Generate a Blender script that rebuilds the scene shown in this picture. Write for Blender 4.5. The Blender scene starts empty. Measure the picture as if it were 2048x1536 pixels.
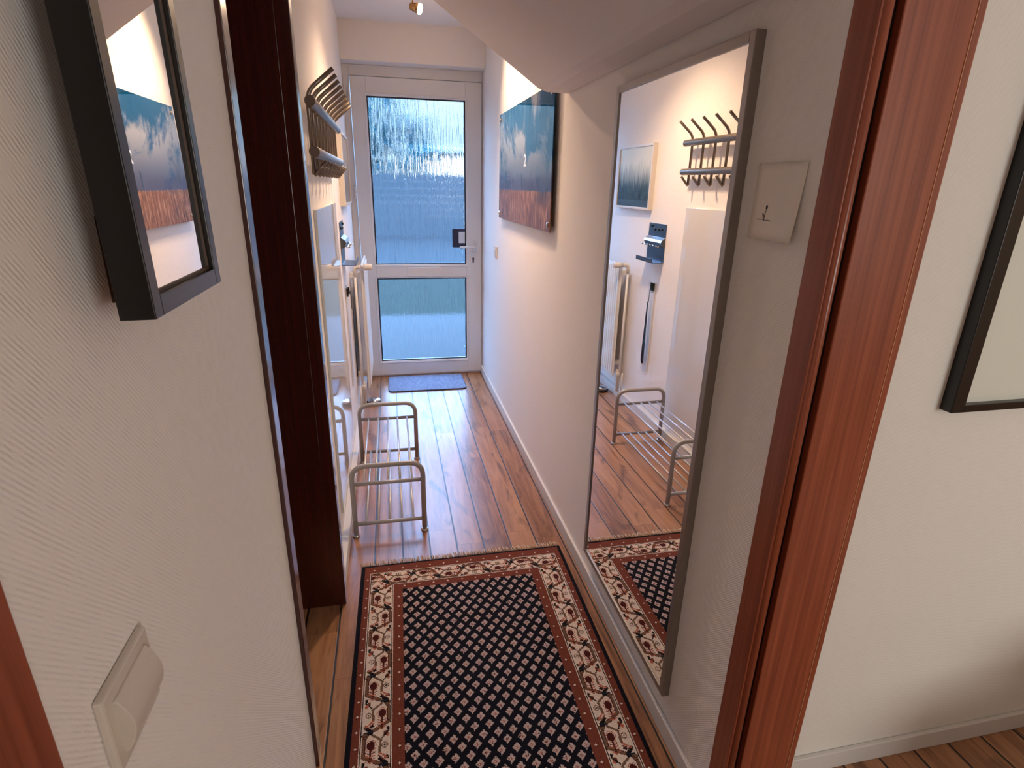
import bpy, bmesh, math, random
import numpy as np
from mathutils import Vector, Matrix
random.seed(7)
C = bpy.context.scene.collection
PI = math.pi
W = -0.9408          # left wall plane (right wall is x = 0, floor z = 0, camera at y = 0)
H = 2.403            # ceiling

# ------------------------------------------------------------------ helpers
def V(*a): return Vector(a)

def box(bm, x0, x1, y0, y1, z0, z1):
    vs = [bm.verts.new((x, y, z)) for x in (x0, x1) for y in (y0, y1) for z in (z0, z1)]
    for f in ((0,1,3,2),(4,6,7,5),(0,4,5,1),(2,3,7,6),(0,2,6,4),(1,5,7,3)):
        bm.faces.new([vs[i] for i in f])
    return vs

def boxes(*bs):
    bm = bmesh.new()
    for b in bs: box(bm, *b)
    return bm

def tube(bm, pts, r, seg=12, cap=True):
    """round tube along pts; r a number or one per point"""
    pts = [Vector(p) for p in pts]
    n = len(pts); rs = r if isinstance(r, (list, tuple)) else [r]*n
    rings = []; up = None
    for i, p in enumerate(pts):
        if i == 0: t = pts[1]-pts[0]
        elif i == n-1: t = pts[-1]-pts[-2]
        else: t = (pts[i+1]-p).normalized()+(p-pts[i-1]).normalized()
        t.normalize()
        if up is None:
            up = Vector((0,0,1)) if abs(t.z) < .9 else Vector((1,0,0))
        a = t.cross(up).normalized(); b = a.cross(t).normalized(); up = b
        rings.append([bm.verts.new(p+(a*math.cos(2*PI*k/seg)+b*math.sin(2*PI*k/seg))*rs[i]) for k in range(seg)])
    for i in range(n-1):
        for k in range(seg):
            f = bm.faces.new((rings[i][k], rings[i][(k+1)%seg], rings[i+1][(k+1)%seg], rings[i+1][k])); f.smooth = True
    if cap:
        bm.faces.new(rings[0][::-1]); bm.faces.new(rings[-1])

def lathe(bm, prof, origin, axis=(0,0,1), seg=32):
    """prof: list of (radius, height along axis)"""
    ax = Vector(axis).normalized(); o = Vector(origin)
    a = ax.orthogonal().normalized(); b = ax.cross(a)
    rings = []
    for r, h in prof:
        if r < 1e-6: rings.append([bm.verts.new(o+ax*h)])
        else: rings.append([bm.verts.new(o+ax*h+(a*math.cos(2*PI*k/seg)+b*math.sin(2*PI*k/seg))*r) for k in range(seg)])
    for A, B in zip(rings, rings[1:]):
        for k in range(seg):
            k2 = (k+1) % seg
            if len(A) == 1 and len(B) == 1: continue
            if len(A) == 1: f = bm.faces.new((A[0], B[k], B[k2]))
            elif len(B) == 1: f = bm.faces.new((A[k], A[k2], B[0]))
            else: f = bm.faces.new((A[k], A[k2], B[k2], B[k]))
            f.smooth = True
    for R, rev in ((rings[0], True), (rings[-1], False)):
        if len(R) > 1: bm.faces.new(R[::-1] if rev else R)

def prism(bm, poly, axis, a0, a1):
    """extrude a 2D polygon. axis 'z': poly=(x,y); 'y': poly=(x,z); 'x': poly=(y,z)"""
    def P(u, v, w):
        return {'z': (u, v, w), 'y': (u, w, v), 'x': (w, u, v)}[axis]
    A = [bm.verts.new(P(u, v, a0)) for u, v in poly]; B = [bm.verts.new(P(u, v, a1)) for u, v in poly]
    n = len(poly)
    bm.faces.new(A[::-1]); bm.faces.new(B)
    for i in range(n): bm.faces.new((A[i], A[(i+1)%n], B[(i+1)%n], B[i]))

def fillet(pts, rad, seg=8):
    """round the inner corners of a 3D polyline"""
    pts = [Vector(p) for p in pts]; out = [pts[0]]
    for i in range(1, len(pts)-1):
        p = pts[i]; d0 = (pts[i-1]-p); d1 = (pts[i+1]-p)
        r = min(rad, d0.length*.49, d1.length*.49)
        a = p+d0.normalized()*r; b = p+d1.normalized()*r
        for k in range(seg+1):
            t = k/seg
            out.append(a*(1-t)**2+p*2*t*(1-t)+b*t*t)
    out.append(pts[-1]); return out

def world_loc(o):
    l = Vector(o.location)
    while o.parent: o = o.parent; l += Vector(o.location)
    return l

def obj(name, bm, mat, parent=None, origin=None, bevel=0, seg=2, smooth=False, label=None, kind=None):
    """links a bmesh given in world coordinates as one mesh object"""
    bmesh.ops.recalc_face_normals(bm, faces=bm.faces)
    base = world_loc(parent) if parent else Vector((0,0,0))
    o_ = Vector(origin) if origin is not None else base
    bmesh.ops.translate(bm, verts=bm.verts, vec=-o_)
    me = bpy.data.meshes.new(name); bm.to_mesh(me); bm.free()
    ob = bpy.data.objects.new(name, me); C.objects.link(ob)
    for m in (mat if isinstance(mat, (list, tuple)) else [mat]): me.materials.append(m)
    if parent: ob.parent = parent
    ob.location = o_-base
    if smooth:
        for p in me.polygons: p.use_smooth = True
    if bevel:
        b = ob.modifiers.new('bevel', 'BEVEL'); b.width = bevel; b.segments = seg; b.limit_method = 'ANGLE'
        b.angle_limit = math.radians(40); b.harden_normals = False
    if label: ob['label'] = label
    if kind: ob['kind'] = kind
    return ob

def tag(o, label, cat, group=None):
    o['label'] = label; o['category'] = cat
    if group: o['group'] = group
    return o

def thing(name, loc, label, cat, group=None):
    o = bpy.data.objects.new(name, None); C.objects.link(o); o.location = loc
    o.empty_display_size = .05
    return tag(o, label, cat, group)

def struct(name, bm, mat, **k):
    return obj(name, bm, mat, kind='structure', **k)

# ------------------------------------------------------------------ materials
def srgb(*c):
    return tuple((x/255/12.92 if x/255 <= .04045 else ((x/255+.055)/1.055)**2.4) for x in c)+(1.0,)

class N:
    """tiny node-graph writer"""
    def __init__(s, name):
        s.m = bpy.data.materials.new(name); s.m.use_nodes = True
        s.t = s.m.node_tree; s.t.nodes.clear()
        s.out = s.t.nodes.new('ShaderNodeOutputMaterial')
        s.p = s.t.nodes.new('ShaderNodeBsdfPrincipled'); s.link(s.p.outputs[0], s.out.inputs[0])
    def link(s, a, b): s.t.links.new(a, b)
    def set(s, inp, v):
        if hasattr(v, 'is_output') or isinstance(v, bpy.types.NodeSocket): s.link(v, inp)
        else: inp.default_value = v
    def P(s, **k):
        for n, v in k.items(): s.set(s.p.inputs[n.replace('_', ' ')], v)
        return s
    def node(s, typ, ins=None, out=0, **attrs):
        n = s.t.nodes.new('ShaderNode'+typ)
        for a, v in attrs.items(): setattr(n, a, v)
        for i, v in (ins or {}).items(): s.set(n.inputs[i], v)
        return n.outputs[out]
    def math(s, op, a, b=0.0, c=0.0, clamp=False):
        return s.node('Math', {0: a, 1: b, 2: c}, operation=op, use_clamp=clamp)
    def pos(s): return s.node('NewGeometry', out=0)
    def xyz(s, v=None):
        n = s.t.nodes.new('ShaderNodeSeparateXYZ'); s.set(n.inputs[0], v if v is not None else s.pos())
        return n.outputs[0], n.outputs[1], n.outputs[2]
    def vec(s, x, y, z): return s.node('CombineXYZ', {0: x, 1: y, 2: z})
    def noise(s, v, scale=5, detail=2, rough=.5, dist=0):
        return s.node('TexNoise', {'Vector': v, 'Scale': scale, 'Detail': detail, 'Roughness': rough, 'Distortion': dist})
    def ramp(s, f, stops):
        n = s.t.nodes.new('ShaderNodeValToRGB'); e = n.color_ramp.elements
        while len(e) < len(stops): e.new(.5)
        for q, (p, c) in zip(e, stops): q.position = p; q.color = c
        s.set(n.inputs[0], f); return n.outputs[0]
    def mix(s, f, a, b):
        n = s.t.nodes.new('ShaderNodeMix'); n.data_type = 'RGBA'
        s.set(n.inputs[0], f); s.set(n.inputs[6], a); s.set(n.inputs[7], b); return n.outputs[2]
    def step(s, x, a, b):
        return s.node('MapRange', {0: x, 1: a, 2: b, 3: 0.0, 4: 1.0}, interpolation_type='SMOOTHSTEP')
    def bump(s, h, strength=.3, dist=.001):
        s.link(s.node('Bump', {'Height': h, 'Strength': strength, 'Distance': dist}), s.p.inputs['Normal']); return s

def plain(name, col, rough=.5, metal=0, spec=.5, bump=0, bscale=300, **k):
    n = N(name); c = col if len(col) == 4 else srgb(*col)
    v = n.noise(n.pos(), bscale, 2)
    n.P(Base_Color=n.mix(v, tuple(x*.96 for x in c[:3])+(1,), tuple(min(1, x*1.04) for x in c[:3])+(1,)), Roughness=rough, Metallic=metal, Specular_IOR_Level=spec, **k)
    if bump: n.bump(v, bump, .0006)
    return n.m

def wallpaper(name, col, strength=.6):
    n = N(name); x, y, z = n.xyz()
    h = n.math('ADD', x, y)
    warp = n.noise(n.vec(n.math('MULTIPLY', h, 1.0), z, 0.0), 160, 2)
    d = n.math('ADD', n.math('MULTIPLY', h, 1.15), z)
    ph = n.math('ADD', n.math('MULTIPLY', d, 2*PI/.0066), n.math('MULTIPLY', warp, 2.0))
    rib = n.math('SINE', ph)
    fade = n.noise(n.vec(h, z, 0.0), 55, 2)
    relief = n.math('MULTIPLY', rib, n.step(fade, .3, .65))
    relief = n.math('ADD', relief, n.math('MULTIPLY', n.noise(n.vec(h, z, 0.0), 420, 2), .8))
    c = srgb(*col)
    big = n.noise(n.vec(h, z, 0.0), 3, 2)
    n.P(Base_Color=n.mix(big, tuple(q*.97 for q in c[:3])+(1,), c), Roughness=.85, Specular_IOR_Level=.2)
    n.bump(relief, strength, .0005)
    return n.m

def wood_reddish(name, dark, light, rough=.32, axis='z', coat=.0):
    n = N(name); x, y, z = n.xyz()
    if axis == 'z': v = n.vec(n.math('MULTIPLY', x, 70.0), n.math('MULTIPLY', y, 70.0), n.math('MULTIPLY', z, 1.1))
    else: v = n.vec(n.math('MULTIPLY', x, 70.0), n.math('MULTIPLY', y, 1.1), n.math('MULTIPLY', z, 70.0))
    a = n.noise(v, 1.0, 4, .6, .6); b = n.noise(v, 5.0, 2, .6)
    f = n.math('ADD', n.math('MULTIPLY', a, .75), n.math('MULTIPLY', b, .25))
    n.P(Base_Color=n.ramp(f, [(.3, srgb(*dark)), (.7, srgb(*light))]), Roughness=rough, Coat_Weight=coat, Coat_Roughness=.2)
    n.bump(b, .15, .0005); return n.m

M = {}
M['wall'] = wallpaper('woven_wallpaper', (242, 236, 231))
M['wall_room'] = wallpaper('woven_wallpaper_room', (234, 231, 224), .35)
M['tan_wall'] = wallpaper('tan_wallpaper', (196, 160, 128), .3)
M['ceiling'] = plain('ceiling_paint', (238, 234, 232), .9, spec=.1, bump=.2, bscale=400)
M['soffit'] = plain('soffit_paint', (238, 231, 228), .9, spec=.1, bump=.2, bscale=400)
M['white_lacquer'] = plain('white_lacquer', (222, 218, 216), .35)
M['baseboard'] = plain('white_baseboard', (216, 212, 208), .5)
M['pvc'] = plain('white_pvc', (220, 219, 219), .3)
M['gasket'] = plain('dark_gasket', (18, 26, 45), .5)
M['switch'] = plain('switch_plastic', (214, 204, 192), .35)
M['mahogany'] = wood_reddish('mahogany', (112, 47, 28), (164, 86, 56), .32, coat=.22)
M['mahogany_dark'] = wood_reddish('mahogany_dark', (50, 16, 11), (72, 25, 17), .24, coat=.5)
M['black_frame'] = plain('black_lacquer', (5, 5, 6), .3)
M['brown_rebate'] = plain('brown_rebate', (70, 52, 38), .5)
M['alu'] = plain('brushed_aluminium', (150, 143, 138), .38, .75)
M['steel'] = plain('brushed_steel', (165, 163, 162), .28, 1.0)
M['satin'] = plain('satin_grey_metal', (128, 115, 104), .34, .8)
M['rack_grey'] = plain('grey_powder_coat', (166, 163, 164), .4, .2)
M['rod'] = plain('pale_rod', (196, 196, 200), .3, .4)
M['chrome'] = plain('chrome', (205, 205, 205), .08, 1.0)
M['dark_steel'] = plain('dark_steel', (92, 98, 108), .32, .9)
M['black'] = plain('black_plastic', (12, 12, 14), .4)
M['horn'] = plain('dark_horn_blade', (20, 26, 40), .18, .3)
M['radiator'] = plain('radiator_enamel', (232, 230, 226), .35)
M['valve'] = plain('valve_plastic', (222, 216, 208), .4)
M['pipe'] = plain('painted_pipe', (230, 228, 225), .35)
M['board'] = plain('white_glossy_glass', (214, 210, 206), .03, spec=.85)
M['card'] = plain('card_paper', (240, 231, 222), .8, spec=.15)
M['ink'] = plain('sketch_ink', (58, 36, 32), .8)
M['mat_paper'] = plain('pale_print', (222, 224, 212), .5)
M['brass'] = plain('antique_brass', (176, 140, 96), .25, 1.0)
M['rubber'] = plain('black_rubber', (20, 19, 20), .6)
n = N('mirror_glass'); n.P(Base_Color=(.93, .935, .93, 1), Metallic=1.0, Roughness=0.0); M['mirror'] = n.m

# floor planks with dark caulk lines
n = N('ship_plank_floor'); x, y, z = n.xyz()
u = n.math('DIVIDE', n.math('ADD', x, .133), .1125)
row = n.math('FLOOR', u); fr = n.math('FRACT', u)
r1 = n.node('TexWhiteNoise', {'W': row}, noise_dimensions='1D')
vv = n.math('ADD', n.math('DIVIDE', y, 1.15), n.math('MULTIPLY', r1, 7.3))
cell = n.math('FLOOR', vv); fv = n.math('FRACT', vv)
r2 = n.node('TexWhiteNoise', {'Vector': n.vec(row, cell, 0.0)}, noise_dimensions='2D')
gv = n.vec(n.math('ADD', n.math('MULTIPLY', x, 26.0), n.math('MULTIPLY', r2, 40.0)), n.math('ADD', n.math('MULTIPLY', y, 2.2), n.math('MULTIPLY', row, 3.1)), r2)
g1 = n.noise(gv, 1.0, 5, .6, 1.2)
g2 = n.noise(n.vec(n.math('MULTIPLY', x, 240.0), n.math('MULTIPLY', y, 9.0), row), 1.0, 3, .6)
tone = n.math('ADD', n.math('MULTIPLY', g1, .62), n.math('ADD', n.math('MULTIPLY', g2, .2), n.math('MULTIPLY', r2, .14)))
base = n.ramp(tone, [(.26, srgb(76, 50, 36)), (.40, srgb(142, 98, 70)), (.52, srgb(172, 124, 88)), (.74, srgb(194, 148, 108))])
kn = n.noise(n.vec(n.math('MULTIPLY', x, 9.0), n.math('MULTIPLY', y, 2.6), row), 1.0, 3, .55, 1.0)
base = n.mix(n.math('MULTIPLY', n.step(kn, .58, .70), .65), base, srgb(66, 40, 28))
edge = n.math('MINIMUM', fr, n.math('SUBTRACT', 1.0, fr))
line = n.math('SUBTRACT', 1.0, n.step(edge, .024, .032))
joint = n.math('MULTIPLY', n.math('SUBTRACT', 1.0, n.step(n.math('MINIMUM', fv, n.math('SUBTRACT', 1.0, fv)), .0005, .0012)), .45)
base = n.mix(joint, base, srgb(60, 38, 28))
base = n.mix(line, base, srgb(22, 18, 20))
n.P(Base_Color=base, Roughness=n.math('ADD', n.math('MULTIPLY', g2, .08), n.math('ADD', .26, n.math('MULTIPLY', line, .1))), Specular_IOR_Level=.5)
n.bump(n.math('SUBTRACT', n.math('MULTIPLY', g2, .15), line), .25, .001)
M['floor'] = n.m

# fabric mat
n = N('fuzzy_mat_fabric'); ps = n.pos()
f = n.noise(ps, 140, 4, .7, 1.5); f2 = n.noise(ps, 30, 3, .6, 2)
n.P(Base_Color=n.ramp(n.math('ADD', n.math('MULTIPLY', f, .6), n.math('MULTIPLY', f2, .4)), [(.35, srgb(92, 110, 142)), (.65, srgb(164, 180, 208))]), Roughness=.95, Specular_IOR_Level=.1)
n.bump(f, .8, .004); M['mat'] = n.m

# ribbed cathedral glass
n = N('ribbed_glass'); x, y, z = n.xyz()
wob = n.noise(n.vec(n.math('MULTIPLY', x, 9.0), 0.0, n.math('MULTIPLY', z, 6.0)), 1.0, 2)
xx = n.math('ADD', x, n.math('MULTIPLY', wob, .02))
rib = n.noise(n.vec(n.math('MULTIPLY', xx, 62.0), 0.0, n.math('MULTIPLY', z, 3.2)), 1.0, 1.0, .5)
bl = n.noise(n.vec(n.math('MULTIPLY', x, 120.0), 0.0, n.math('MULTIPLY', z, 60.0)), 1.0, 1, .5)
hgt = n.math('ADD', rib, n.math('MULTIPLY', bl, .07))
n.P(Base_Color=(.96, .985, 1, 1), Roughness=.03, IOR=1.45, Transmission_Weight=1.0)
n.bump(hgt, 1.0, .012); M['ribbed'] = n.m
M['clear_plate'] = plain('pale_plate', (205, 214, 222), .5)

# picture: sky, clouds and a reed field
n = N('sky_and_field_print'); x, y, z = n.xyz()
pu = n.math('DIVIDE', n.math('SUBTRACT', 3.5405, y), 1.1697); pv = n.math('DIVIDE', n.math('SUBTRACT', z, 1.2557), .5702)
sky = n.ramp(pv, [(.28, srgb(54, 70, 106)), (.5, srgb(16, 66, 110)), (.75, srgb(0, 58, 102)), (1.0, srgb(4, 62, 102))])
cn = n.noise(n.vec(n.math('ADD', n.math('MULTIPLY', pu, 5.5), n.math('MULTIPLY', pv, 1.2)), n.math('MULTIPLY', pv, 2.6), 3.0), 1.0, 5, .62, .6)
slant = n.math('ADD', n.math('SUBTRACT', .86, n.math('MULTIPLY', pu, .34)), n.math('MULTIPLY', n.math('SUBTRACT', cn, .5), .9))
cm = n.math('MULTIPLY', n.step(cn, .26, .50), n.math('SUBTRACT', 1.0, n.step(pv, n.math('SUBTRACT', slant, .12), n.math('ADD', slant, .08))))
top = n.math('MULTIPLY', n.step(n.noise(n.vec(n.math('MULTIPLY', pu, 9.0), n.math('MULTIPLY', pv, 1.6), 9.0), 1.0, 4, .6), .52, .7), n.math('MULTIPLY', n.step(pu, .5, .66), n.step(pv, .62, .8)))
cm = n.math('MAXIMUM', cm, n.math('MULTIPLY', top, .6))
sky = n.mix(n.math('MULTIPLY', cm, .8), sky, n.mix(n.step(pv, .35, .75), srgb(88, 88, 112), srgb(152, 152, 160)))
gr = n.noise(n.vec(n.math('MULTIPLY', pu, 60.0), n.math('MULTIPLY', pv, 5.0), 1.0), 1.0, 4, .7, .4)
fld = n.ramp(gr, [(.25, srgb(50, 40, 40)), (.5, srgb(134, 94, 72)), (.75, srgb(200, 156, 124))])
dk = n.step(n.noise(n.vec(n.math('MULTIPLY', pu, 4.0), n.math('MULTIPLY', pv, 5.0), 4.0), 1.0, 2), .5, .7)
fld = n.mix(n.math('MULTIPLY', dk, .5), fld, srgb(84, 72, 78))
hz = n.math('ADD', .285, n.math('MULTIPLY', n.math('SUBTRACT', gr, .5), .05))
n.P(Base_Color=n.mix(n.step(pv, n.math('SUBTRACT', hz, .004), n.math('ADD', hz, .004)), fld, sky), Roughness=.04, Specular_IOR_Level=.1)
M['sky_print'] = n.m

# small picture: reeds over dark water
n = N('reed_water_print'); x, y, z = n.xyz()
pv = n.math('DIVIDE', n.math('SUBTRACT', z, 1.314), .388)
st = n.noise(n.vec(0.0, n.math('MULTIPLY', y, 42.0), n.math('MULTIPLY', z, 5.0)), 1.0, 4, .65, .5)
e = n.math('ADD', pv, n.math('MULTIPLY', n.math('SUBTRACT', st, .5), .55))
cl = n.ramp(e, [(.12, srgb(44, 58, 64)), (.36, srgb(58, 74, 80)), (.50, srgb(140, 144, 138)), (.72, srgb(214, 210, 196))])
cl = n.mix(n.math('SUBTRACT', 1.0, n.step(pv, .135, .14)), cl, srgb(66, 80, 90))
n.P(Base_Color=cl, Roughness=.05); M['reed_print'] = n.m

def emis(name, col, s):
    n = N(name); n.P(Base_Color=(1, 1, 1, 1), Emission_Color=col, Emission_Strength=s); return n.m
M['bulb'] = emis('lit_bulb', (1, .82, .58, 1), 30)

# ------------------------------------------------------------------ the setting
struct('floor', boxes((-2.6, 3.2, -3.1, 4.36, -.12, 0)), M['floor'])
struct('ceiling', boxes((-2.6, 3.2, -3.1, 4.5, H, H+.12)), M['ceiling'])
struct('wall_right', boxes((0, .12, .842, 4.198, 0, H), (0, .12, 4.198, 4.50, 0, H)), M['wall'])
LW = W-.13
struct('wall_left', boxes((LW, W, -3.1, 1.15, 0, H), (LW, W, 1.15, 1.76, 1.962, H), (LW, W, 1.76, 4.50, 0, H)), M['wall'])
struct('wall_front', boxes((LW, .12, 4.198, 4.50, 2.179, H)), M['wall'])
struct('wall_room', boxes((.1201, 3.2, .879, .99, 0, H)), M['wall_room'])
struct('wall_side_right', boxes((3.1, 3.2, -3.0, .879, 0, H)), M['tan_wall'])
# room wall with a window opening (the daylight of the room the camera stands in)
struct('wall_window', boxes((LW, 1.1, -3.1, -3.0, 0, H), (2.5, 3.2, -3.1, -3.0, 0, H), (1.1, 2.5, -3.1, -3.0, 0, .85), (1.1, 2.5, -3.1, -3.0, 2.15, H)), M['tan_wall'])
struct('sky_block_panel', boxes((1.0, 2.6, -3.16, -3.105, .75, 2.25)), M['baseboard'])  # added opaque panel behind the opening, keeps blue sky light out
# unlit room beyond the left doorway
struct('wall_side', boxes((-2.5, -2.4, .4, 2.9, 0, H), (-2.5, LW, .4, .5, 0, H), (-2.5, LW, 2.8, 2.9, 0, H)), M['wall'])

# added unseen block that casts the soft shadow low on the room wall
struct('shadow_block', boxes((.74, 1.5, .12, .36, 0, .36), (.98, 1.5, .12, .36, .36, .50)), M['wall_room'], bevel=.02)
# sloping underside of the staircase over the near half of the hall
bm = bmesh.new()
poly = [(0, 1.770), (-.085, 1.772), (-.118, 1.783), (W, 2.327), (W, H), (0, H)]
prism(bm, poly, 'y', .845, 2.269)
struct('ceiling_stair_soffit', bm, M['soffit'], bevel=.006)

# baseboards
struct('baseboard_right', boxes((-.012, 0, .842, 4.33, 0, .0588)), M['baseboard'], bevel=.003)
struct('baseboard_room', boxes((.19, 3.1, .867, .879, 0, .0588)), M['baseboard'], bevel=.003)
struct('baseboard_left', boxes((W, -.910, 1.80, 4.33, 0, .060)), M['baseboard'], bevel=.004)

# ------------------------------------------------------------------ trims and doors
# right hand door post: dark lining, bead, groove, broad casing
tr = bpy.data.objects.new('trim_1', None); C.objects.link(tr); tr.location = (.09, .82, 0); tr['kind'] = 'structure'
obj('jamb_lining', boxes((-.0015, .02, .786, .842, 0, H)), M['mahogany'], tr, bevel=.002)
bm = bmesh.new(); tube(bm, [(.0105, .7885, 0), (.0105, .7885, H)], .0088, 16); obj('bead', bm, M['mahogany'], tr)
obj('groove', boxes((.0175, .0405, .804, .842, 0, H)), M['black'], tr)
obj('casing', boxes((.0405, .1655, .79, .879, 0, H)), M['mahogany'], tr, bevel=.0025)
obj('inlay_line', boxes((.1653, .1664, .7898, .80, 0, H)), plain('pale_wood_line', (206, 150, 112), .5), tr)
obj('edge_strip', boxes((.1662, .181, .7905, .879, 0, H)), M['mahogany'], tr, bevel=.002)
# casing at the lower left corner
tr = bpy.data.objects.new('trim_2', None); C.objects.link(tr); tr.location = (W, .31, 0); tr['kind'] = 'structure'
obj('casing', boxes((W, W+.013, .235, .345, 0, 2.05)), M['mahogany'], tr, bevel=.002)
# left doorway
d2 = bpy.data.objects.new('door_2', None); C.objects.link(d2); d2.location = (W, 1.45, 0); d2['kind'] = 'structure'
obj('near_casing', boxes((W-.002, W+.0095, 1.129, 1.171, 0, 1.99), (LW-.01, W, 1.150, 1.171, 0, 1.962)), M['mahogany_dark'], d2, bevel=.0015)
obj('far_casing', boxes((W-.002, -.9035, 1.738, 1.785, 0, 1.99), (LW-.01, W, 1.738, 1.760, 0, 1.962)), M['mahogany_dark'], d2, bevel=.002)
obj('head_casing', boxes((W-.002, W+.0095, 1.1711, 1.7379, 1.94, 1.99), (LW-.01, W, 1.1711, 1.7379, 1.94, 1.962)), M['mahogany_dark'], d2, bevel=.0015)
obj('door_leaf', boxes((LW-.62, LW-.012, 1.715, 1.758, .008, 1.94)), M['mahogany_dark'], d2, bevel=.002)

# front door -----------------------------------------------------------------
D = 4.3218
d1 = bpy.data.objects.new('door_1', None); C.objects.link(d1); d1.location = (-.45, D+.03, 0); d1['kind'] = 'structure'
obj('door_frame', boxes((W, -.900, D+.012, D+.09, 0, 2.179), (-.0075, 0, D+.012, D+.09, 0, 2.179), (-.900, -.0075, D+.012, D+.09, 2.112, 2.179), (-.9, -.0075, D+.012, D+.09, -.02, .010)), M['pvc'], d1, bevel=.003)
gl, gr, g1, g2, g3, g4 = -.794, -.1242, .1239, .7709, .8703, 1.9943
L, R, B, T = -.8958, -.0117, .012, 2.108
obj('door_leaf', boxes((L, gl, D, D+.065, B, T), (gr, R, D, D+.065, B, T), (gl, gr, D, D+.065, B, g1), (gl, gr, D, D+.065, g2, g3), (gl, gr, D, D+.065, g4, T)), M['pvc'], d1, bevel=.002)
def ring(x0, x1, z0, z1, w, y0, y1):
    return [(x0, x0+w, y0, y1, z0, z1), (x1-w, x1, y0, y1, z0, z1), (x0+w, x1-w, y0, y1, z0, z0+w), (x0+w, x1-w, y0, y1, z1-w, z1)]
def bead_frame(bm, x0, x1, z0, z1, w, y0, y1):
    o = [(x0, z0), (x1, z0), (x1, z1), (x0, z1)]; i = [(x0+w, z0+w), (x1-w, z0+w), (x1-w, z1-w), (x0+w, z1-w)]
    a = [bm.verts.new((x, y0, z)) for x, z in o]; b = [bm.verts.new((x, y1, z)) for x, z in i]
    for k in range(4): bm.faces.new((a[k], a[(k+1) % 4], b[(k+1) % 4], b[k]))
for nm, (z0, z1) in (('upper', (g3, g4)), ('lower', (g1, g2))):
    bm = bmesh.new(); bead_frame(bm, gl-.012, gr+.012, z0-.012, z1+.012, .013, D-.006, D+.0075)
    bead_frame(bm, gl-.0125, gr+.0125, z0-.0125, z1+.0125, .0006, D+.001, D-.006)
    obj('glazing_bead', bm, M['white_lacquer'], d1)
    obj('gasket', boxes(*ring(gl+.0005, gr-.0005, z0+.0005, z1-.0005, .0085, D+.0085, D+.03)), M['gasket'], d1)
    bm = boxes((gl+.004, gr-.004, D+.016, D+.030, z0+.004, z1-.004))
    obj('glass_pane', bm, M['ribbed'], d1, label='ribbed translucent door glass')
# pull plate fixed on the pane
obj('pull_plate', boxes((-.227, -.180, D+.0105, D+.0155, .995, 1.130), (-.180, -.1305, D+.0105, D+.0155, 1.108, 1.130), (-.180, -.1305, D+.0105, D+.0155, .995, 1.026)), plain('dark_plate', (34, 40, 66), .4), d1, bevel=.001, label='dark square plate on the glass')
obj('plate_inset', boxes((-.1795, -.1305, D+.0115, D+.0150, 1.0265, 1.1075)), M['clear_plate'], d1, bevel=.001)
# handle
bm = bmesh.new()
lathe(bm, [(.0, .0), (.013, 0), (.013, .006), (.009, .008), (.009, .045), (.0, .045)], (-.060, D, 1.002), (0, -1, 0), 16)
tube(bm, fillet([(-.060, D-.004, 1.002), (-.060, D-.048, 1.002), (-.178, D-.050, 1.000)], .018, 6), .0085, 12)
obj('handle', bm, M['pvc'], d1, smooth=True)
obj('handle_plate', boxes((-.073, -.047, D-.005, D, .962, 1.045)), M['pvc'], d1, bevel=.003)
bm = bmesh.new(); prof = [(.008*math.cos(t), .010*math.sin(t)+.912) for t in [math.radians(a) for a in range(-40, 221, 20)]]+[(-.0045, .882), (.0045, .882)]
prism(bm, [(-.072+a, b) for a, b in prof], 'y', D-.003, D+.002); obj('keyhole', bm, M['dark_steel'], d1)
bm = boxes((-.568, -.322, D-.013, D, .782, .853)); obj('letter_flap', bm, M['pvc'], d1, bevel=.003)
for hz in (1.99, 1.375, .35):
    bm = bmesh.new()
    for k in (0, 1): tube(bm, [(-.906, D+.002, hz-.045+k*.046), (-.906, D+.002, hz-.001+k*.046)], .0085, 12)
    obj('hinge', bm, M['white_lacquer'], d1)

# ------------------------------------------------------------------ outdoors, seen through the glass
EXT = {}
def ext(name, col, sc=6, var=.25):
    n = N(name); v = n.noise(n.pos(), sc, 4, .65); c = srgb(*col)
    n.P(Base_Color=n.mix(v, tuple(q*(1-var) for q in c[:3])+(1,), tuple(min(1, q*(1+var)) for q in c[:3])+(1,)), Roughness=1.0, Specular_IOR_Level=.04); return n.m
struct('ground_paving', boxes((-5, 5, 4.36, 6.9, -.25, -.08)), ext('pale_paving', (56, 62, 64), 9, .08))
struct('ground_lawn', boxes((-12, 12, 6.9, 10.2, -.25, -.085)), ext('dark_lawn', (33, 41, 37), 5, .35))
struct('ground_street', boxes((-30, 30, 10.2, 46, -.25, -.09)), ext('street_asphalt', (40, 47, 50), .8, .3))
bm = bmesh.new()
for k in range(9): box(bm, -7, 7, 18, 18.05, -.09+k*.2, -.09+k*.2+.194)
for k in range(6): box(bm, -7+k*2.77, -6.9+k*2.77, 18.05, 18.12, -.09, 1.75)
tag(obj('garden_fence', bm, ext('grey_fence', (54, 67, 74), 2, .14), origin=(0, 18, -.09)), 'blurred blue grey board fence seen through the ribbed door glass', 'fence')
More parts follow.
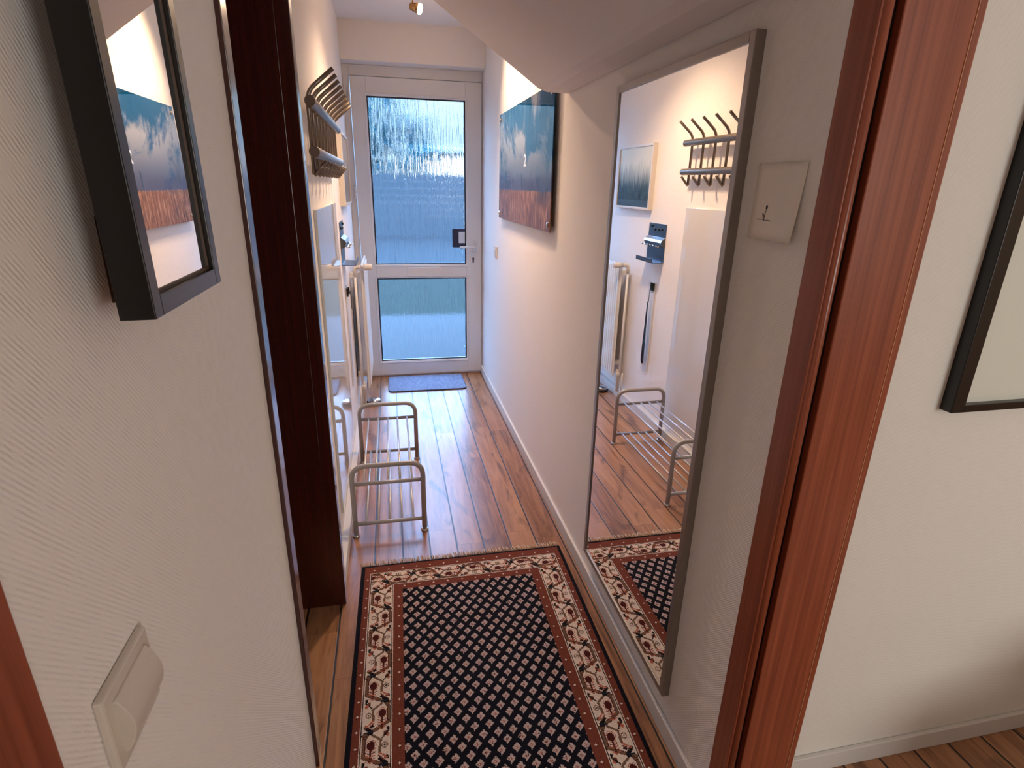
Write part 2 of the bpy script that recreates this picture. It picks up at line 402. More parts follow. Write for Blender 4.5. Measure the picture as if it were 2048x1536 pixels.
# tree
t = thing('tree', (-1.5, 21, -.09), 'dark green tree blurred at left behind the ribbed door glass', 'tree')
bm = bmesh.new(); tube(bm, [(-1.5, 21, -.09), (-1.48, 21, 1.6), (-1.4, 21, 2.6)], [.16, .12, .08], 10); obj('trunk', bm, ext('bark', (70, 58, 48)), t)
bm = bmesh.new()
clump = []
for k in range(44):
    q = random.random()**1.9
    clump.append(V(-3.0+4.6*q, 21+random.uniform(-1, 1), random.uniform(1.0, 4.7-.9*q)))
for k in range(3000):
    c = random.choice(clump)+V(random.gauss(0, .20), random.gauss(0, .2), random.gauss(0, .26))
    a = V(random.uniform(-1, 1), random.uniform(-1, 1), random.uniform(-1, 1)).normalized(); b = a.orthogonal().normalized(); s = random.uniform(.09, .17)
    vs = [bm.verts.new(c+a*s), bm.verts.new(c+b*s*.5), bm.verts.new(c-a*s), bm.verts.new(c-b*s*.5)]; bm.faces.new(vs)
obj('crown', bm, ext('leaves', (16, 74, 84), 3, .4), t)
# house at right
h = thing('house', (4.2, 27, -.09), 'warm cream house blurred at right behind the ribbed door glass', 'house')
obj('wall', boxes((1.75, 7.5, 26, 30, -.09, 2.75)), ext('cream_render', (236, 208, 176), 1, .06), h)
bm = bmesh.new(); prism(bm, [(25.6, 2.75), (30.4, 2.75), (28, 3.1)], 'x', .7, 7.7); obj('roof', bm, ext('roof_tiles', (112, 118, 124), 3), h)
for k in range(3): obj('window', boxes((2.8+k*1.6, 3.6+k*1.6, 25.97, 26.02, 1.0, 2.2)), plain('house_window', (90, 110, 140), .1), h)

# ------------------------------------------------------------------ light switches
def light_switch(y0, y1, z0, z1, x, s, label, bulge=.011):
    """plate on a wall facing s (+1: left wall, -1: right wall)"""
    r = thing('light_switch', (x, (y0+y1)/2, z0), label, 'light switch')
    a, b = sorted((x, x+s*.0085)); obj('cover_plate', boxes((a, b, y0, y1, z0, z1)), M['switch'], r, bevel=.0025)
    m = .0125; bm = bmesh.new(); zc = (z0+z1)/2; hh = (z1-z0)/2-m
    prof = [(x+s*.006, zc-hh)]+[(x+s*(.0105+bulge*(1-(k/8)**2)), zc+hh*k/8) for k in range(-8, 9)]+[(x+s*.006, zc+hh)]
    prism(bm, prof, 'y', y0+m, y1-m); obj('rocker', bm, M['switch'], r, bevel=.001)
light_switch(.4065, .4965, .951, 1.034, W, 1, 'beige rocker light switch low on the near left wall below the black mirror')
light_switch(3.70, 3.778, .985, 1.063, 0, -1, 'tiny pale light switch on the right wall just before the front door', .003)

# ------------------------------------------------------------------ black deep framed mirror (near left)
t = thing('framed_mirror', (W, .61, 1.31), 'narrow mirror in a deep black box frame on the near left wall', 'mirror')
y0, y1, z0, z1 = .513, .712, 1.327, 1.935; xb, xf = -.905, -.877
fw = .0175
obj('frame', boxes((xb, xf, y0, y0+fw, z0, z1), (xb, xf, y1-fw, y1, z0, z1), (xb, xf, y0+fw, y1-fw, z0, z0+fw), (xb, xf, y0+fw, y1-fw, z1-fw, z1)), M['black_frame'], t, bevel=.001)
obj('glass', boxes((-.8865, -.8835, y0+.004, y1-.004, z0+.004, z1-.004)), M['mirror'], t)
obj('inner_rebate', boxes(*[(-.8835, -.8822, a, b, c, d) for a, b, c, d in ((y0+fw-.001, y0+fw+.001, z0+fw, z1-fw), (y1-fw-.002, y1-fw+.001, z0+fw, z1-fw), (y0+fw, y1-fw, z0+fw-.001, z0+fw+.003), (y0+fw, y1-fw, z1-fw-.002, z1-fw+.001))]), M['brown_rebate'], t)
obj('backing', boxes((W, xb, y0+.076, y1-.02, z0+.002, z0+.080), (W+.006, xb, y0+.10, y1-.04, z0+.08, z1-.06)), M['brown_rebate'], t)

t.rotation_euler = (0, -.0187, 0)
# ------------------------------------------------------------------ tall wall mirror (right wall)
t = thing('wall_mirror', (0, 1.38, .1363), 'tall rectangular mirror in a slim silver aluminium frame on the right wall', 'mirror')
y0, y1, z0, z1, xf = 1.0487, 1.713, .1363, 1.7149, -.0215; fw = .019
obj('frame', boxes((xf, -.0005, y0, y0+fw, z0, z1), (xf, -.0005, y1-fw, y1, z0, z1), (xf, -.0005, y0+fw, y1-fw, z0, z0+fw), (xf, -.0005, y0+fw, y1-fw, z1-fw, z1)), M['alu'], t, bevel=.0012)
obj('glass', boxes((-.0175, -.013, y0+fw-.002, y1-fw+.002, z0+fw-.002, z1-fw+.002)), M['mirror'], t)

# ------------------------------------------------------------------ sky picture on stand-offs (right wall)
t = thing('sky_picture', (0, 2.95, 1.2557), 'frameless acrylic picture of blue sky over a reed field on the right wall', 'picture')
y0, y1, z0, z1 = 2.3708, 3.5405, 1.2557, 1.8259
obj('panel', boxes((-.0235, -.0185, y0, y1, z0, z1)), M['sky_print'], t, bevel=.0006)
for a in (y0+.03, y1-.03):
    for b in (z0+.03, z1-.03):
        bm = bmesh.new(); lathe(bm, [(.009, 0), (.009, .018), (.011, .0235), (.011, .029), (.0, .0305)], (0, a, b), (-1, 0, 0), 16)
        obj('standoff', bm, M['chrome'], t)
cu = bpy.data.curves.new('numeral', 'FONT'); cu.body = '2'; cu.size = .075; cu.extrude = .0002; cu.offset = .0022; cu.align_x = 'CENTER'; cu.align_y = 'CENTER'
tmp = bpy.data.objects.new('numeral_tmp', cu); C.objects.link(tmp)
bpy.context.view_layer.update()
me = bpy.data.meshes.new_from_object(tmp.evaluated_get(bpy.context.evaluated_depsgraph_get())); bpy.data.objects.remove(tmp)
bm = bmesh.new(); bm.from_mesh(me)
# text x -> -y (reads left to right from the hall), text y -> z
for v_ in bm.verts: v_.co = V(-.0237+v_.co.z, 2.863-v_.co.x*1.35, 1.555+v_.co.y)
obj('numeral', bm, plain('pale_numeral', (205, 212, 224), .3), t)
obj('signpost', boxes((-.0240, -.0236, 2.930, 2.942, 1.430, 1.502)), plain('dark_post', (46, 56, 84), .3), t)

# ------------------------------------------------------------------ paper card (right wall)
t = thing('paper_card', (0, .94, 1.355), 'small white paper card with a flower sketch beside the tall mirror', 'card')
bm = bmesh.new(); gridv = []
def card_pt(u, v, off=0):
    y = 1.007-u*.1335; z = 1.4885-v*.133
    x = -.0015-.007*v*v*(.5+.5*u)-.004*u*v-off
    return V(x, y, z)
for j in range(9): gridv.append([bm.verts.new(card_pt(i/8, j/8)) for i in range(9)])
for j in range(8):
    for i in range(8): bm.faces.new((gridv[j][i], gridv[j][i+1], gridv[j+1][i+1], gridv[j+1][i])).smooth = True
o = obj('paper', bm, M['card'], t); s = o.modifiers.new('solid', 'SOLIDIFY'); s.thickness = .0006; s.offset = 1
bm = bmesh.new()
def ink(pts, r=.00055): tube(bm, [card_pt(u, v, .0007) for u, v in pts], r, 6)
ink([(.17, .735), (.22, .742), (.28, .735), (.34, .748), (.42, .744), (.50, .752)])
ink([(.335, .745), (.33, .68), (.345, .60)])
ink([(.325, .72), (.29, .69), (.275, .655), (.30, .665), (.325, .70)])
for k in range(6):
    a = k*PI/3; ink([(.345, .575), (.345+.016*math.cos(a), .575+.022*math.sin(a)), (.345+.02*math.cos(a+.5), .575+.027*math.sin(a+.5)), (.345, .575)], .0008)
obj('flower_sketch', bm, M['ink'], t)

# ------------------------------------------------------------------ coat rack (left wall)
t = thing('coat_hook_rail', (W, 2.45, 1.46), 'satin metal coat rack with two round bars and bent hooks on the left wall', 'coat rack')
bx = -.897
for z in (1.668, 1.527):
    bm = bmesh.new(); tube(bm, [(bx, 1.95, z), (bx, 2.956, z)], .0165, 24); obj('bar', bm, M['satin'], t, bevel=.0012)
for k in range(9):
    y = 2.003+k*.1128; rx = -.909
    bm = bmesh.new()
    up = fillet([(rx, y, 1.462), (rx, y, 1.70), (-.828, y, 1.766)], .03, 8)
    tube(bm, up, .0066, 12)
    tube(bm, [(rx+.001, y, 1.459), (-.868, y, 1.503)], .006, 12)
    obj('hook_rod', bm, M['satin'], t)
for z in (1.668, 1.527):
    for y in (2.45, 2.85):
        bm = bmesh.new(); tube(bm, [(W, y, z), (bx, y, z)], .006, 10); obj('wall_fixing', bm, M['satin'], t)

# ------------------------------------------------------------------ small framed picture (left wall)
t = thing('small_picture', (W, 3.64, 1.314), 'small white framed picture of reeds high on the left wall before the front door', 'picture')
y0, y1, z0, z1 = 3.372, 3.905, 1.314, 1.70; fw = .014
obj('frame', boxes((W, -.911, y0, y0+fw, z0, z1), (W, -.911, y1-fw, y1, z0, z1), (W, -.911, y0+fw, y1-fw, z0, z0+fw), (W, -.911, y0+fw, y1-fw, z1-fw, z1)), plain('pale_frame', (214, 206, 198), .35), t, bevel=.001)
obj('print', boxes((-.922, -.917, y0+fw-.002, y1-fw+.002, z0+fw-.002, z1-fw+.002)), M['reed_print'], t)

# ------------------------------------------------------------------ glossy white panel (left wall)
tag(obj('wall_panel', boxes((W, -.9305, 2.152, 2.93, .125, 1.347)), M['board'], origin=(W, 2.54, .125), bevel=.0012), 'large glossy white rectangular panel on the left wall below the coat rack', 'wall panel')

# ------------------------------------------------------------------ key shelf (left wall)
t = thing('key_shelf', (W, 3.27, 1.016), 'grey steel key holder with magnets and a letter tray on the left wall', 'key holder')
bm = bmesh.new()
prof = [(W+.001, 1.243), (W+.003, 1.243), (W+.003, 1.165), (W+.024, 1.150), (W+.030, 1.138), (W+.024, 1.118), (W+.003, 1.108), (W+.003, 1.024), (W+.066, 1.021), (W+.071, 1.024), (W+.073, 1.046), (W+.0745, 1.046), (W+.0735, 1.021), (W+.068, 1.0185), (W+.001, 1.0195)]
prism(bm, prof, 'y', 3.150, 3.385); obj('folded_plate', bm, M['dark_steel'], t, bevel=.0006)
bm = bmesh.new(); 
prism(bm, [(W+.004, 1.1645), (W+.0245, 1.1508), (W+.0308, 1.138), (W+.032, 1.1385), (W+.0255, 1.1525), (W+.005, 1.1665)], 'y', 3.150, 3.385); obj('bright_ridge', bm, M['steel'], t)
for y, z in ((3.335, 1.226), (3.296, 1.207), (3.244, 1.208), (3.198, 1.211)):
    bm = bmesh.new(); lathe(bm, [(.007, 0), (.007, .005), (.005, .007), (0, .007)], (W+.003, y, z), (1, 0, 0), 16); obj('magnet', bm, M['black'], t)
for k in range(6):
    y = 3.165+k*.041; bm = bmesh.new(); tube(bm, fillet([(W+.026, y, 1.122), (W+.040, y, 1.112), (W+.052, y, 1.122)], .008, 4), .0028, 8); obj('key_hook', bm, M['chrome'], t)

# ------------------------------------------------------------------ shoehorn on its white strip (left wall)
t = thing('shoehorn_mount', (W, 3.26, .32), 'tall narrow white strip holding a black clip on the left wall', 'wall holder')
obj('strip', boxes((W, W+.007, 3.212, 3.306, .318, .893)), M['white_lacquer'], t, bevel=.001)
bm = boxes((W+.007, W+.016, 3.215, 3.262, .842, .890), (W+.016, W+.0235, 3.228, 3.246, .856, .870)); tube(bm, [(W+.019, 3.237, .858), (W+.019, 3.237, .892)], .0042, 8)
obj('clip', bm, M['black'], t, bevel=.001)
t = thing('shoehorn', (W+.03, 3.237, .37), 'long dark blue black shoehorn hanging from the black clip on the white strip', 'shoehorn')
bm = bmesh.new(); tube(bm, fillet([(W+.027, 3.237, .875), (W+.027, 3.232, .862), (W+.0275, 3.237, .850), (W+.028, 3.237, .77)], .006, 3), .0022, 8); obj('cord', bm, M['dark_steel'], t)
bm = bmesh.new(); rows = []
for k in range(25):
    s = k/24; z = .775-s*.405; w = .006+.013*min(1, s*1.3)
    if s > .93: w *= math.sqrt(max(.02, 1-((s-.93)/.075)**2))
    rows.append([bm.verts.new((W+.034-.006*(1-(q/3)**2)*(.3+s*.7), 3.237+w*q/3, z)) for q in range(-3, 4)])
for A, Bq in zip(rows, rows[1:]):
    for q in range(6): bm.faces.new((A[q], A[q+1], Bq[q+1], Bq[q])).smooth = True
o = obj('blade', bm, M['horn'], t); s = o.modifiers.new('solid', 'SOLIDIFY'); s.thickness = .002; s.offset = 0

# ------------------------------------------------------------------ radiator (left wall)
t = thing('radiator', (-.89, 3.86, .165), 'white ribbed panel radiator low on the left wall beside the front door', 'radiator')
ry0, ry1 = 3.592, 4.16
bm = boxes((-.872, -.8605, ry0, ry1, .165, .958))
k = 0; y = ry0+.012
while y < ry1-.02:
    prism(bm, [(y, .185), (y+.022, .185), (y+.022, .938), (y, .938)], 'x', -.861, -.851); y += .036
obj('front_panel', bm, M['radiator'], t, bevel=.003)
for z in (.235, .885):
    obj('bracket', boxes((W+.0008, -.872, ry0+.05, ry0+.075, z, z+.03)), M['radiator'], t)
bm = bmesh.new()
lathe(bm, [(.0, 0), (.013, 0), (.013, .016), (.0185, .018), (.0205, .026), (.0185, .060), (.016, .066), (.0, .066)], (-.866, 3.575, .955), (1, 0, 0), 24); obj('thermostat_head', bm, M['valve'], t)
bm = bmesh.new(); tube(bm, fillet([(-.866, 3.575, .955), (-.905, 3.575, .955), (-.905, 3.575, .90)], .02, 6), .011, 12); lathe(bm, [(.015, 0), (.015, .014)], (-.882, 3.575, .955), (1, 0, 0), 6)
tube(bm, [(-.89, 3.575, .955), (-.89, 3.60, .955)], .009, 10); obj('valve_body', bm, M['valve'], t)
for q, (y, top) in enumerate(((3.575, .91), (3.548, .91))):
    bm = bmesh.new(); pts = [(-.905, y, .055), (-.905, y, top)]
    if q: pts = fillet([(-.918, y, .055), (-.918, y, .20)], .01)
    tube(bm, pts, .0075 if not q else .0065, 12); obj('pipe', bm, M['pipe'], t)
bm = bmesh.new(); tube(bm, fillet([(-.895, 3.60, .21), (-.895, 3.575, .21), (-.895, 3.575, .055)], .012, 5), .0085, 12); lathe(bm, [(.014, 0), (.014, .03)], (-.895, 3.575, .17), (0, 0, 1), 12); obj('return_valve', bm, M['valve'], t)

# ------------------------------------------------------------------ door stopper
t = thing('door_stopper', (-.848, 3.745, 0), 'round chrome topped door stopper with a black rubber ring on the floor', 'door stopper')
bm = bmesh.new(); lathe(bm, [(.0, 0), (.044, 0), (.049, .004), (.049, .017), (.045, .020)], (-.848, 3.745, 0)); obj('rubber_ring', bm, M['rubber'], t)
bm = bmesh.new(); lathe(bm, [(.0445, .0195), (.0445, .028), (.040, .034), (.024, .0375), (0, .0385)], (-.848, 3.745, 0)); obj('metal_top', bm, M['chrome'], t)

# ------------------------------------------------------------------ shoe rack
t = thing('shoe_rack', (-.742, 2.51, 0), 'low grey metal shoe rack with two tiers of thin rods along the left wall', 'shoe rack')
xa, xb_ = -.889, -.597
for y in (2.160, 2.858):
    bm = bmesh.new(); tube(bm, fillet([(xa, y, .006), (xa, y, .334), (xb_, y, .334), (xb_, y, .006)], .062, 10), .0108, 16); obj('end_frame', bm, M['rack_grey'], t)
    for z in (.252, .060):
        bm = bmesh.new(); tube(bm, [(xa, y, z), (xb_, y, z)], .0085, 14); obj('crossbar', bm, M['rack_grey'], t)
    for x in (xa, xb_):
        bm = bmesh.new(); lathe(bm, [(0, 0), (.0155, 0), (.0165, .003), (.013, .008), (.0115, .010)], (x, y, 0), (0, 0, 1), 20); obj('foot', bm, M['chrome'], t)
for z in (.255, .063):
    for k in range(5):
        x = xa+.046+k*.050; bm = bmesh.new(); tube(bm, [(x, 2.160, z), (x, 2.858, z)], .0043, 10); obj('rod', bm, M['rod'], t)

# ------------------------------------------------------------------ door mat
bm = bmesh.new(); cx, cy, hx, hy, rr = -.463, 4.115, .284, .172, .03; pl = []
for sx, sy, a0 in ((1, 1, 0), (-1, 1, 90), (-1, -1, 180), (1, -1, 270)):
    for k in range(7):
        a = math.radians(a0+k*15); pl.append((cx+sx*(hx-rr)+rr*math.cos(a), cy+sy*(hy-rr)+rr*math.sin(a)))
prism(bm, pl, 'z', .0005, .0105)
mt = thing('door_mat', (cx, cy, 0), 'blue grey fuzzy mat with rounded corners at the foot of the front door', 'door mat')
obj('pile', bm, M['mat'], mt, bevel=.003)
bm = bmesh.new(); tube(bm, [(p[0], p[1], .004) for p in pl+[pl[0]]], .004, 8, cap=False); obj('bound_edge', bm, plain('mat_edge', (52, 60, 86), .8), mt)

# ------------------------------------------------------------------ ceiling spotlight
t = thing('ceiling_spotlight', (-.507, 3.47, H), 'small brass ceiling spotlight on a thin stem, lit, above the hall', 'ceiling light')
bm = bmesh.new(); lathe(bm, [(0, 0), (.045, 0), (.045, .012), (.03, .018), (0, .018)], (-.507, 3.47, H), (0, 0, -1), 24); obj('canopy', bm, M['brass'], t)
bm = bmesh.new(); tube(bm, [(-.507, 3.47, H-.015), (-.507, 3.47, 2.325)], .004, 10); tube(bm, [(-.507, 3.47, 2.328), (-.503, 3.462, 2.320)], .005, 8); obj('stem', bm, M['brass'], t)
ax = V(.93, -.15, -.22).normalized(); ho = V(-.524, 3.452, 2.312)
bm = bmesh.new(); lathe(bm, [(0, 0), (.013, 0), (.017, .006), (.021, .028), (.0255, .046), (.0235, .046), (.019, .030)], ho, ax, 24); obj('lamp_head', bm, M['brass'], t)
bm = bmesh.new(); lathe(bm, [(.0, .030), (.021, .040), (.0255, .048), (.024, .060), (.014, .066), (0, .067)], ho, ax, 24); obj('bulb', bm, M['bulb'], t, label='glowing white bulb')

# ------------------------------------------------------------------ white picture in black frame (room wall)
t = thing('framed_picture', (.68, .879, 1.02), 'pale print in a thin black frame on the white wall at the right edge', 'picture')
x0, x1, z0, z1 = .4145, .93, 1.021, 1.70; fw = .031; yb, yf = .879, .852
obj('frame', boxes((x0, x0+fw, yf, yb, z0, z1), (x1-fw, x1, yf, yb, z0, z1), (x0+fw, x1-fw, yf, yb, z0, z0+.016), (x0+fw, x1-fw, yf, yb, z1-.016, z1)), M['black_frame'], t, bevel=.0015)
obj('print', boxes((x0+fw-.003, x1-fw+.003, .866, .872, z0+.013, z1-.013)), M['mat_paper'], t)

# ------------------------------------------------------------------ oriental rug: every knot a face with its own wool colour
KN = .0026; RW, RL = .815, 1.40
nx, ny = int(RW/KN), int(RL/KN)
def lin(c): return np.array(srgb(*c)[:3], np.float32)
COL = [lin(c) for c in ((13, 13, 30), (124, 64, 48), (238, 221, 206), (16, 14, 20), (80, 26, 24), (196, 112, 88), (122, 94, 74), (206, 184, 178), (30, 36, 52), (160, 104, 98))]
NAVY, RED, CREAM, BLACK, MAROON, SALMON, BROWN, PINK, BLUE, ROSE = range(10)
def canvas(h, w, v): return np.full((h, w), v, np.int16)
def disk(a, y, x, ry, rx, v, rot=0.0, wrap=True):
    h, w = a.shape; yy, xx = np.mgrid[0:h, 0:w].astype(float); dy = yy-y
    if wrap: dy = (dy+h/2) % h-h/2
    dx = xx-x; c, s = math.cos(rot), math.sin(rot); u = dx*c+dy*s; t_ = -dx*s+dy*c
    a[(u/rx)**2+(t_/ry)**2 <= 1] = v
def seg(a, y0, x0, y1, x1, r, v):
    h, w = a.shape; yy, xx = np.mgrid[0:h, 0:w].astype(float)
    for off in (-h, 0, h):
        py, px = yy-(y0+off), xx-x0; dy, dx = y1-y0, x1-x0; l = dy*dy+dx*dx or 1
        q = np.clip((py*dy+px*dx)/l, 0, 1); a[(py-q*dy)**2+(px-q*dx)**2 <= r*r] = v
def border(w, per):
    """vine border strip: period 'per' along the strip, 'w' across"""
    a = canvas(per, w, CREAM); hp = per/2
    pts = [(per*k/28, w/2+(w*.36)*math.cos(2*PI*k/28)) for k in range(29)]
    # hexagonal meander: brown vine with maroon outlines
    for k in range(2):
        s = 1 if k == 0 else -1; y0_ = hp*k
        xo, xi = w/2-s*w*.42, w/2+s*w*.06
        path = [(y0_-hp*.34, xo+s*3), (y0_-hp*.20, xo), (y0_+hp*.30, xo), (y0_+hp*.50, w/2), (y0_+hp*.66, xi+s*w*.38)]
        for (p, q), (p2, q2) in zip(path, path[1:]):
            seg(a, p, q, p2, q2, 2.1, MAROON); seg(a, p, q, p2, q2, 1.5, BROWN)
        path = [(y0_+hp*.22, xi+s*2), (y0_-hp*.14, xi+s*3), (y0_-hp*.34, w/2-s*w*.16)]
        for (p, q), (p2, q2) in zip(path, path[1:]): seg(a, p, q, p2, q2, 1.3, BROWN)
    for k in range(2):
        s = 1 if k == 0 else -1; y = hp*k; x = w/2-s*w*.18
        disk(a, y, x, 7.0, 5.6, SALMON); disk(a, y, x, 6.2, 4.9, CREAM); disk(a, y, x, 5.4, 4.2, MAROON)
        seg(a, y+5, x, y+19, x, .8, MAROON)
        for j in range(4):
            yy = y+7.5+j*3.1
            seg(a, yy, x-4.6, yy+2.0, x, .6, SALMON if j % 2 else RED); seg(a, yy, x+4.6, yy+2.0, x, .6, SALMON if j % 2 else RED)
        bx_, by_ = w/2+s*w*.27, y+hp*.50
        seg(a, by_-3.5, bx_-3.5, by_+2.5, bx_+2.5, 1.9, BLACK); seg(a, by_+2.5, bx_+2.5, by_+3.5, bx_-4, 1.2, BLUE); disk(a, by_-4, bx_+3, 1.9, 2.6, BLACK); seg(a, by_+5, bx_-1, by_+5, bx_+4, .8, BLACK)
        disk(a, y+hp*.66, w/2-s*w*.33, 3.4, 2.6, RED, .5); disk(a, y+hp*.52, w/2-s*w*.40, 2.0, 1.8, BLACK); seg(a, y+hp*.58, w/2-s*w*.44, y+hp*.80, w/2-s*w*.20, .8, BLACK)
        rx_, ry_ = w/2+s*w*.30, y+1; disk(a, ry_, rx_, 3.6, 3.2, BROWN); disk(a, ry_, rx_, 2.4, 2.1, CREAM); disk(a, ry_, rx_, 1.1, 1.0, BLACK)
        seg(a, y+hp*.24, w/2+s*w*.14, y+hp*.40, w/2+s*w*.38, .9, SALMON); seg(a, y+hp*.30, w/2+s*w*.10, y+hp*.46, w/2+s*w*.30, .7, RED)
        disk(a, y-hp*.28, w/2+s*w*.38, 2.2, 1.8, SALMON)
    return a
S_ = lambda m: int(round(m/KN))
rug = canvas(ny, nx, NAVY)                       # row 0 is the far end (by the fringe)
rng = np.random.default_rng(3)
# lattice of small flower buds in the field
fx, fy = S_(.158), S_(.160)
BOT = ["....##...", "....###..", "..#####..", ".#######.", "###oo####", "##oroo###", ".##oo###.", "..#####..", "...###...", "...##....", "...#....."]
px_, py_ = .0415, .0277
mot = np.array([[{'.': -1, '#': PINK, 'o': ROSE, 'r': CREAM}[c] for c in r] for r in BOT])
j = 0; yv = fy*KN+.004
while yv < RL-.16:
    i = 0; xv = .158+(.006 if j % 2 else .0267)
    while xv < RW-.16+.02:
        cy_, cx_ = S_(yv), S_(xv); mm = mot if True else mot
        for a in range(11):
            for b in range(9):
                yy, xx = cy_-5+a, cx_-4+b
                if mm[a, b] >= 0 and fy <= yy < ny-fy and fx <= xx < nx-fx:
                    if rng.random() > .05: rug[yy, xx] = mm[a, b]
        xv += px_
    yv += py_; j += 1
def put_v(x0, x1, v): rug[:, x0:x1] = v
# side bands (both long sides), measured from the edge
def sides(a, b, v):
    rug[:, S_(a):S_(b)] = v; rug[:, nx-S_(b):nx-S_(a)] = v
sides(.0155, .0365, RED); sides(.0365, .0395, CREAM); sides(.0395, .0425, BLACK); sides(.1195, .1225, BLACK); sides(.1225, .1255, CREAM); sides(.1255, .158, RED)
wv = S_(.1195)-S_(.0425); per = S_(.195)
bs = border(wv, per)
tile = np.tile(bs, (ny//per+1, 1))[:ny]
rug[:, S_(.0425):S_(.0425)+wv] = tile; rug[:, nx-S_(.0425)-wv:nx-S_(.0425)] = tile[:, ::-1]
def dots_v(xc, a, b, pitch):
    y = a
    while y < b:
        for x in (xc, nx-1-xc):
            Y = S_(y)
            rug[Y-2:Y+3, x-1:x+2][[0, 0, 1, 3, 4, 4], [0, 2, 1, 1, 0, 2]] = MAROON
            rug[Y-1:Y+2, x] = CREAM; rug[Y, x-1:x+2] = CREAM
        y += pitch
dots_v(S_(.026), .04, RL-.04, .0495); dots_v(S_(.142), .15, RL-.15, .0495)
# end bands
def ends(a, b, v, x0=0.0):
    xa_, xb2 = S_(x0), nx-S_(x0)
    rug[S_(a):S_(b), xa_:xb2] = v; rug[ny-S_(b):ny-S_(a), xa_:xb2] = v
ends(0, .014, NAVY); ends(.014, .052, RED, .0155); ends(.052, .055, CREAM, .0365); ends(.055, .0575, BLACK, .0395)
we = S_(.126)-S_(.0575); be = border(we, S_(.195)).T
te = np.tile(be, (1, nx//be.shape[1]+1))
xa_, xb2 = S_(.0425), nx-S_(.0425)
rug[S_(.0575):S_(.0575)+we, xa_:xb2] = te[:, :xb2-xa_]; rug[ny-S_(.0575)-we:ny-S_(.0575), xa_:xb2] = te[::-1, :xb2-xa_]
ends(.126, .128, BLACK, .1195); ends(.128, .130, CREAM, .1225); ends(.130, .160, RED, .1255)
def dots_h(yc, a, b, pitch):
    x = a
    while x < b:
        for y in (yc, ny-1-yc):
            X = S_(x); rug[y-1:y+2, X] = CREAM; rug[y, X-1:X+2] = CREAM
        x += pitch
dots_h(S_(.035), .05, RW-.04, .054); dots_h(S_(.143), .165, RW-.15, .054)
# mesh
ang = math.radians(-.9); RX0, RY1 = -.858, 1.937     # far left corner
ux = V(math.cos(ang*0), 0, 0); 
ii, jj = np.meshgrid(np.arange(nx+1), np.arange(ny+1))
lx = ii*KN; ly = -jj*KN
sh = math.tan(math.radians(.9))
zz = .0075+rng.normal(0, .00028, lx.shape)
edge_d = np.minimum(np.minimum(ii, nx-ii), np.minimum(jj, ny-jj))
zz = np.where(edge_d == 0, .0005, np.where(edge_d == 1, .0055, zz))
co = np.stack([RX0+lx+ly*sh+rng.normal(0, .00022, lx.shape), RY1+ly+rng.normal(0, .00022, lx.shape), zz], -1).reshape(-1, 3)
rb = np.array([-.46, 1.2, 0.0]); co = (co-rb).astype(np.float32)
idx = (jj[:-1, :-1]*(nx+1)+ii[:-1, :-1]).ravel()
fc = np.stack([idx, idx+nx+1, idx+nx+2, idx+1], -1).astype(np.int32)
rg = thing('oriental_rug', tuple(rb), 'dark blue oriental rug with red and cream borders lying along the hall floor', 'rug')
me = bpy.data.meshes.new('pile'); me.vertices.add(len(co)); me.vertices.foreach_set('co', co.ravel())
me.loops.add(len(fc)*4); me.loops.foreach_set('vertex_index', fc.ravel())
me.polygons.add(len(fc)); me.polygons.foreach_set('loop_start', np.arange(0, len(fc)*4, 4, dtype=np.int32)); me.polygons.foreach_set('loop_total', np.full(len(fc), 4, np.int32))
me.update(calc_edges=True)
pal = np.stack(COL); colr = pal[rug.ravel()]*(1+rng.normal(0, .07, (nx*ny, 1)).astype(np.float32))
at = me.attributes.new('wool', 'FLOAT_COLOR', 'FACE')
at.data.foreach_set('color', np.concatenate([np.clip(colr, 0, 1), np.ones((nx*ny, 1), np.float32)], 1).astype(np.float32).ravel())
n = N('wool_pile'); a = n.node('Attribute', attribute_name='wool')
fz = n.noise(n.pos(), 900, 2)
n.P(Base_Color=n.mix(n.math('MULTIPLY', fz, .3), a, (0, 0, 0, 1)), Roughness=.95, Specular_IOR_Level=.12, Sheen_Weight=.06); n.bump(fz, .6, .002)
me.materials.append(n.m)
ro = bpy.data.objects.new('pile', me); C.objects.link(ro); ro.parent = rg
bm = bmesh.new()
for k in range(150):
    x = RX0+.004+(RW-.008)*k/149+random.uniform(-.002, .002); ln = random.uniform(.024, .036); sx = random.uniform(-.011, .008)
    z0 = random.uniform(.003, .006)
    tube(bm, [(x, RY1-.001, z0), (x+sx*.3, RY1+ln*.4, z0+random.uniform(.0, .003)), (x+sx, RY1+ln, .0022)], [.0019, .0017, .0011], 6)
obj('fringe', bm, plain('cream_fringe', (206, 180, 158), .9, spec=.1), rg, kind='stuff', label='cream knotted fringe')

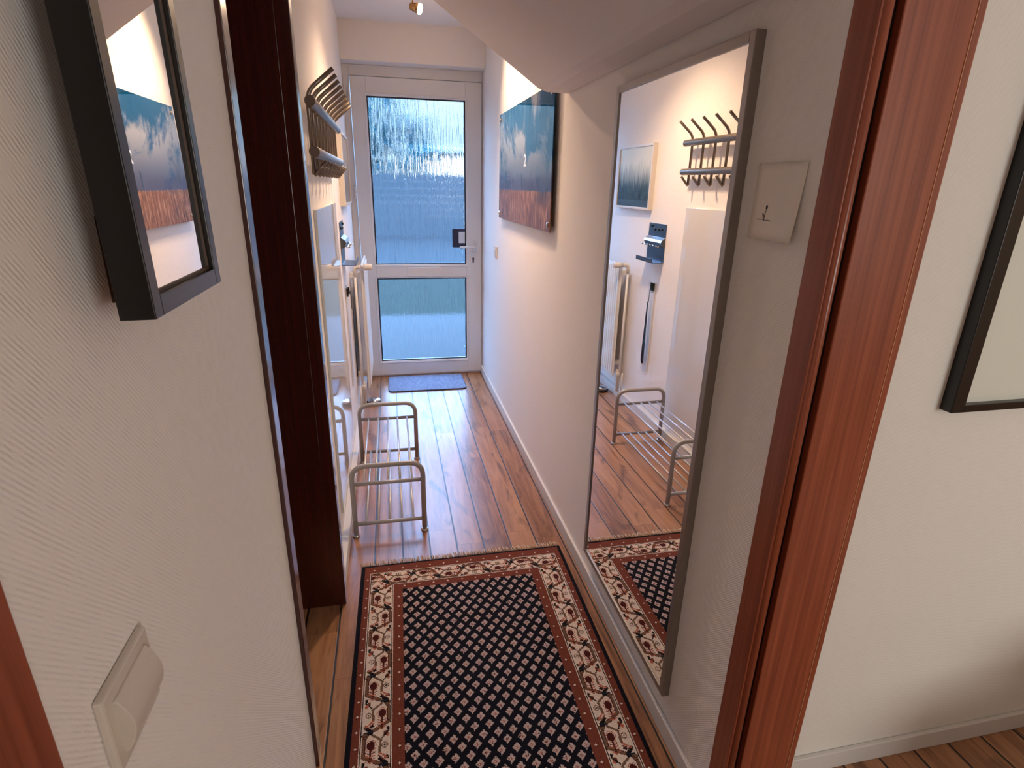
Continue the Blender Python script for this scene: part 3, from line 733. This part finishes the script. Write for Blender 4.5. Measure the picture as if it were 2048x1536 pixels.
# ------------------------------------------------------------------ light
def light(name, typ, loc, target, energy, col, **k):
    l = bpy.data.lights.new(name, typ); l.energy = energy; l.color = col
    for a, v in k.items(): setattr(l, a, v)
    o = bpy.data.objects.new(name, l); C.objects.link(o); o.location = loc
    o.rotation_euler = (Vector(target)-Vector(loc)).to_track_quat('-Z', 'Y').to_euler(); return o
WARM = (1.0, .68, .43)
b = ho+ax*.075
light('spot_beam', 'SPOT', b, b+V(.50, -.55, -.68), 46, WARM, spot_size=math.radians(124), spot_blend=1.0, shadow_soft_size=.02)
light('second_spot_beam', 'SPOT', (-.34, 2.92, 2.33), (-.49, 2.90, 1.33), 76, WARM, spot_size=math.radians(122), spot_blend=1.0, shadow_soft_size=.06)
light('room_daylight', 'AREA', (1.8, -3.06, 1.5), (1.8, 0, 1.5), 48, (1.0, 1.0, .965), shape='RECTANGLE', size=1.4, size_y=1.3)

light('evening_sun', 'SUN', (-30, -16, 9), (0, 0, 0), 7, (1.0, .78, .55), angle=math.radians(2))
w = bpy.data.worlds.new('sky'); bpy.context.scene.world = w; w.use_nodes = True
nt = w.node_tree; nt.nodes.clear()
o = nt.nodes.new('ShaderNodeOutputWorld'); bg = nt.nodes.new('ShaderNodeBackground'); nt.links.new(bg.outputs[0], o.inputs[0])
tc = nt.nodes.new('ShaderNodeTexCoord'); sp = nt.nodes.new('ShaderNodeSeparateXYZ'); nt.links.new(tc.outputs['Generated'], sp.inputs[0])
rp = nt.nodes.new('ShaderNodeValToRGB'); nt.links.new(sp.outputs[2], rp.inputs[0])
e = rp.color_ramp.elements
e[0].position = 0.0; e[0].color = (.52, .74, .95, 1); e[1].position = .5; e[1].color = (5.2, 9.6, 18.0, 1)
m_ = e.new(.13); m_.color = (.75, 1.15, 1.5, 1); m_ = e.new(.28); m_.color = (4.5, 8.1, 14.5, 1)
nt.links.new(rp.outputs[0], bg.inputs[0]); bg.inputs[1].default_value = 1.0

# ------------------------------------------------------------------ camera
cam = bpy.data.cameras.new('camera'); cam.lens = 1125.2565*36/2048; cam.sensor_width = 36; cam.sensor_fit = 'HORIZONTAL'; cam.clip_start = .02
co_ = bpy.data.objects.new('camera', cam); C.objects.link(co_)
r = V(.978753, -.204105, .019572); u_ = V(.049747, .328986, .943024); f_ = V(.198915, .922014, -.332149)
co_.matrix_world = Matrix(((r.x, u_.x, -f_.x, -.68246), (r.y, u_.y, -f_.y, 0), (r.z, u_.z, -f_.z, 1.44), (0, 0, 0, 1)))
sc = bpy.context.scene; sc.camera = co_
sc.view_settings.view_transform = 'Standard'; sc.view_settings.look = 'None'; sc.view_settings.gamma = 1; sc.view_settings.use_curve_mapping = False
sc.view_settings.exposure = .2
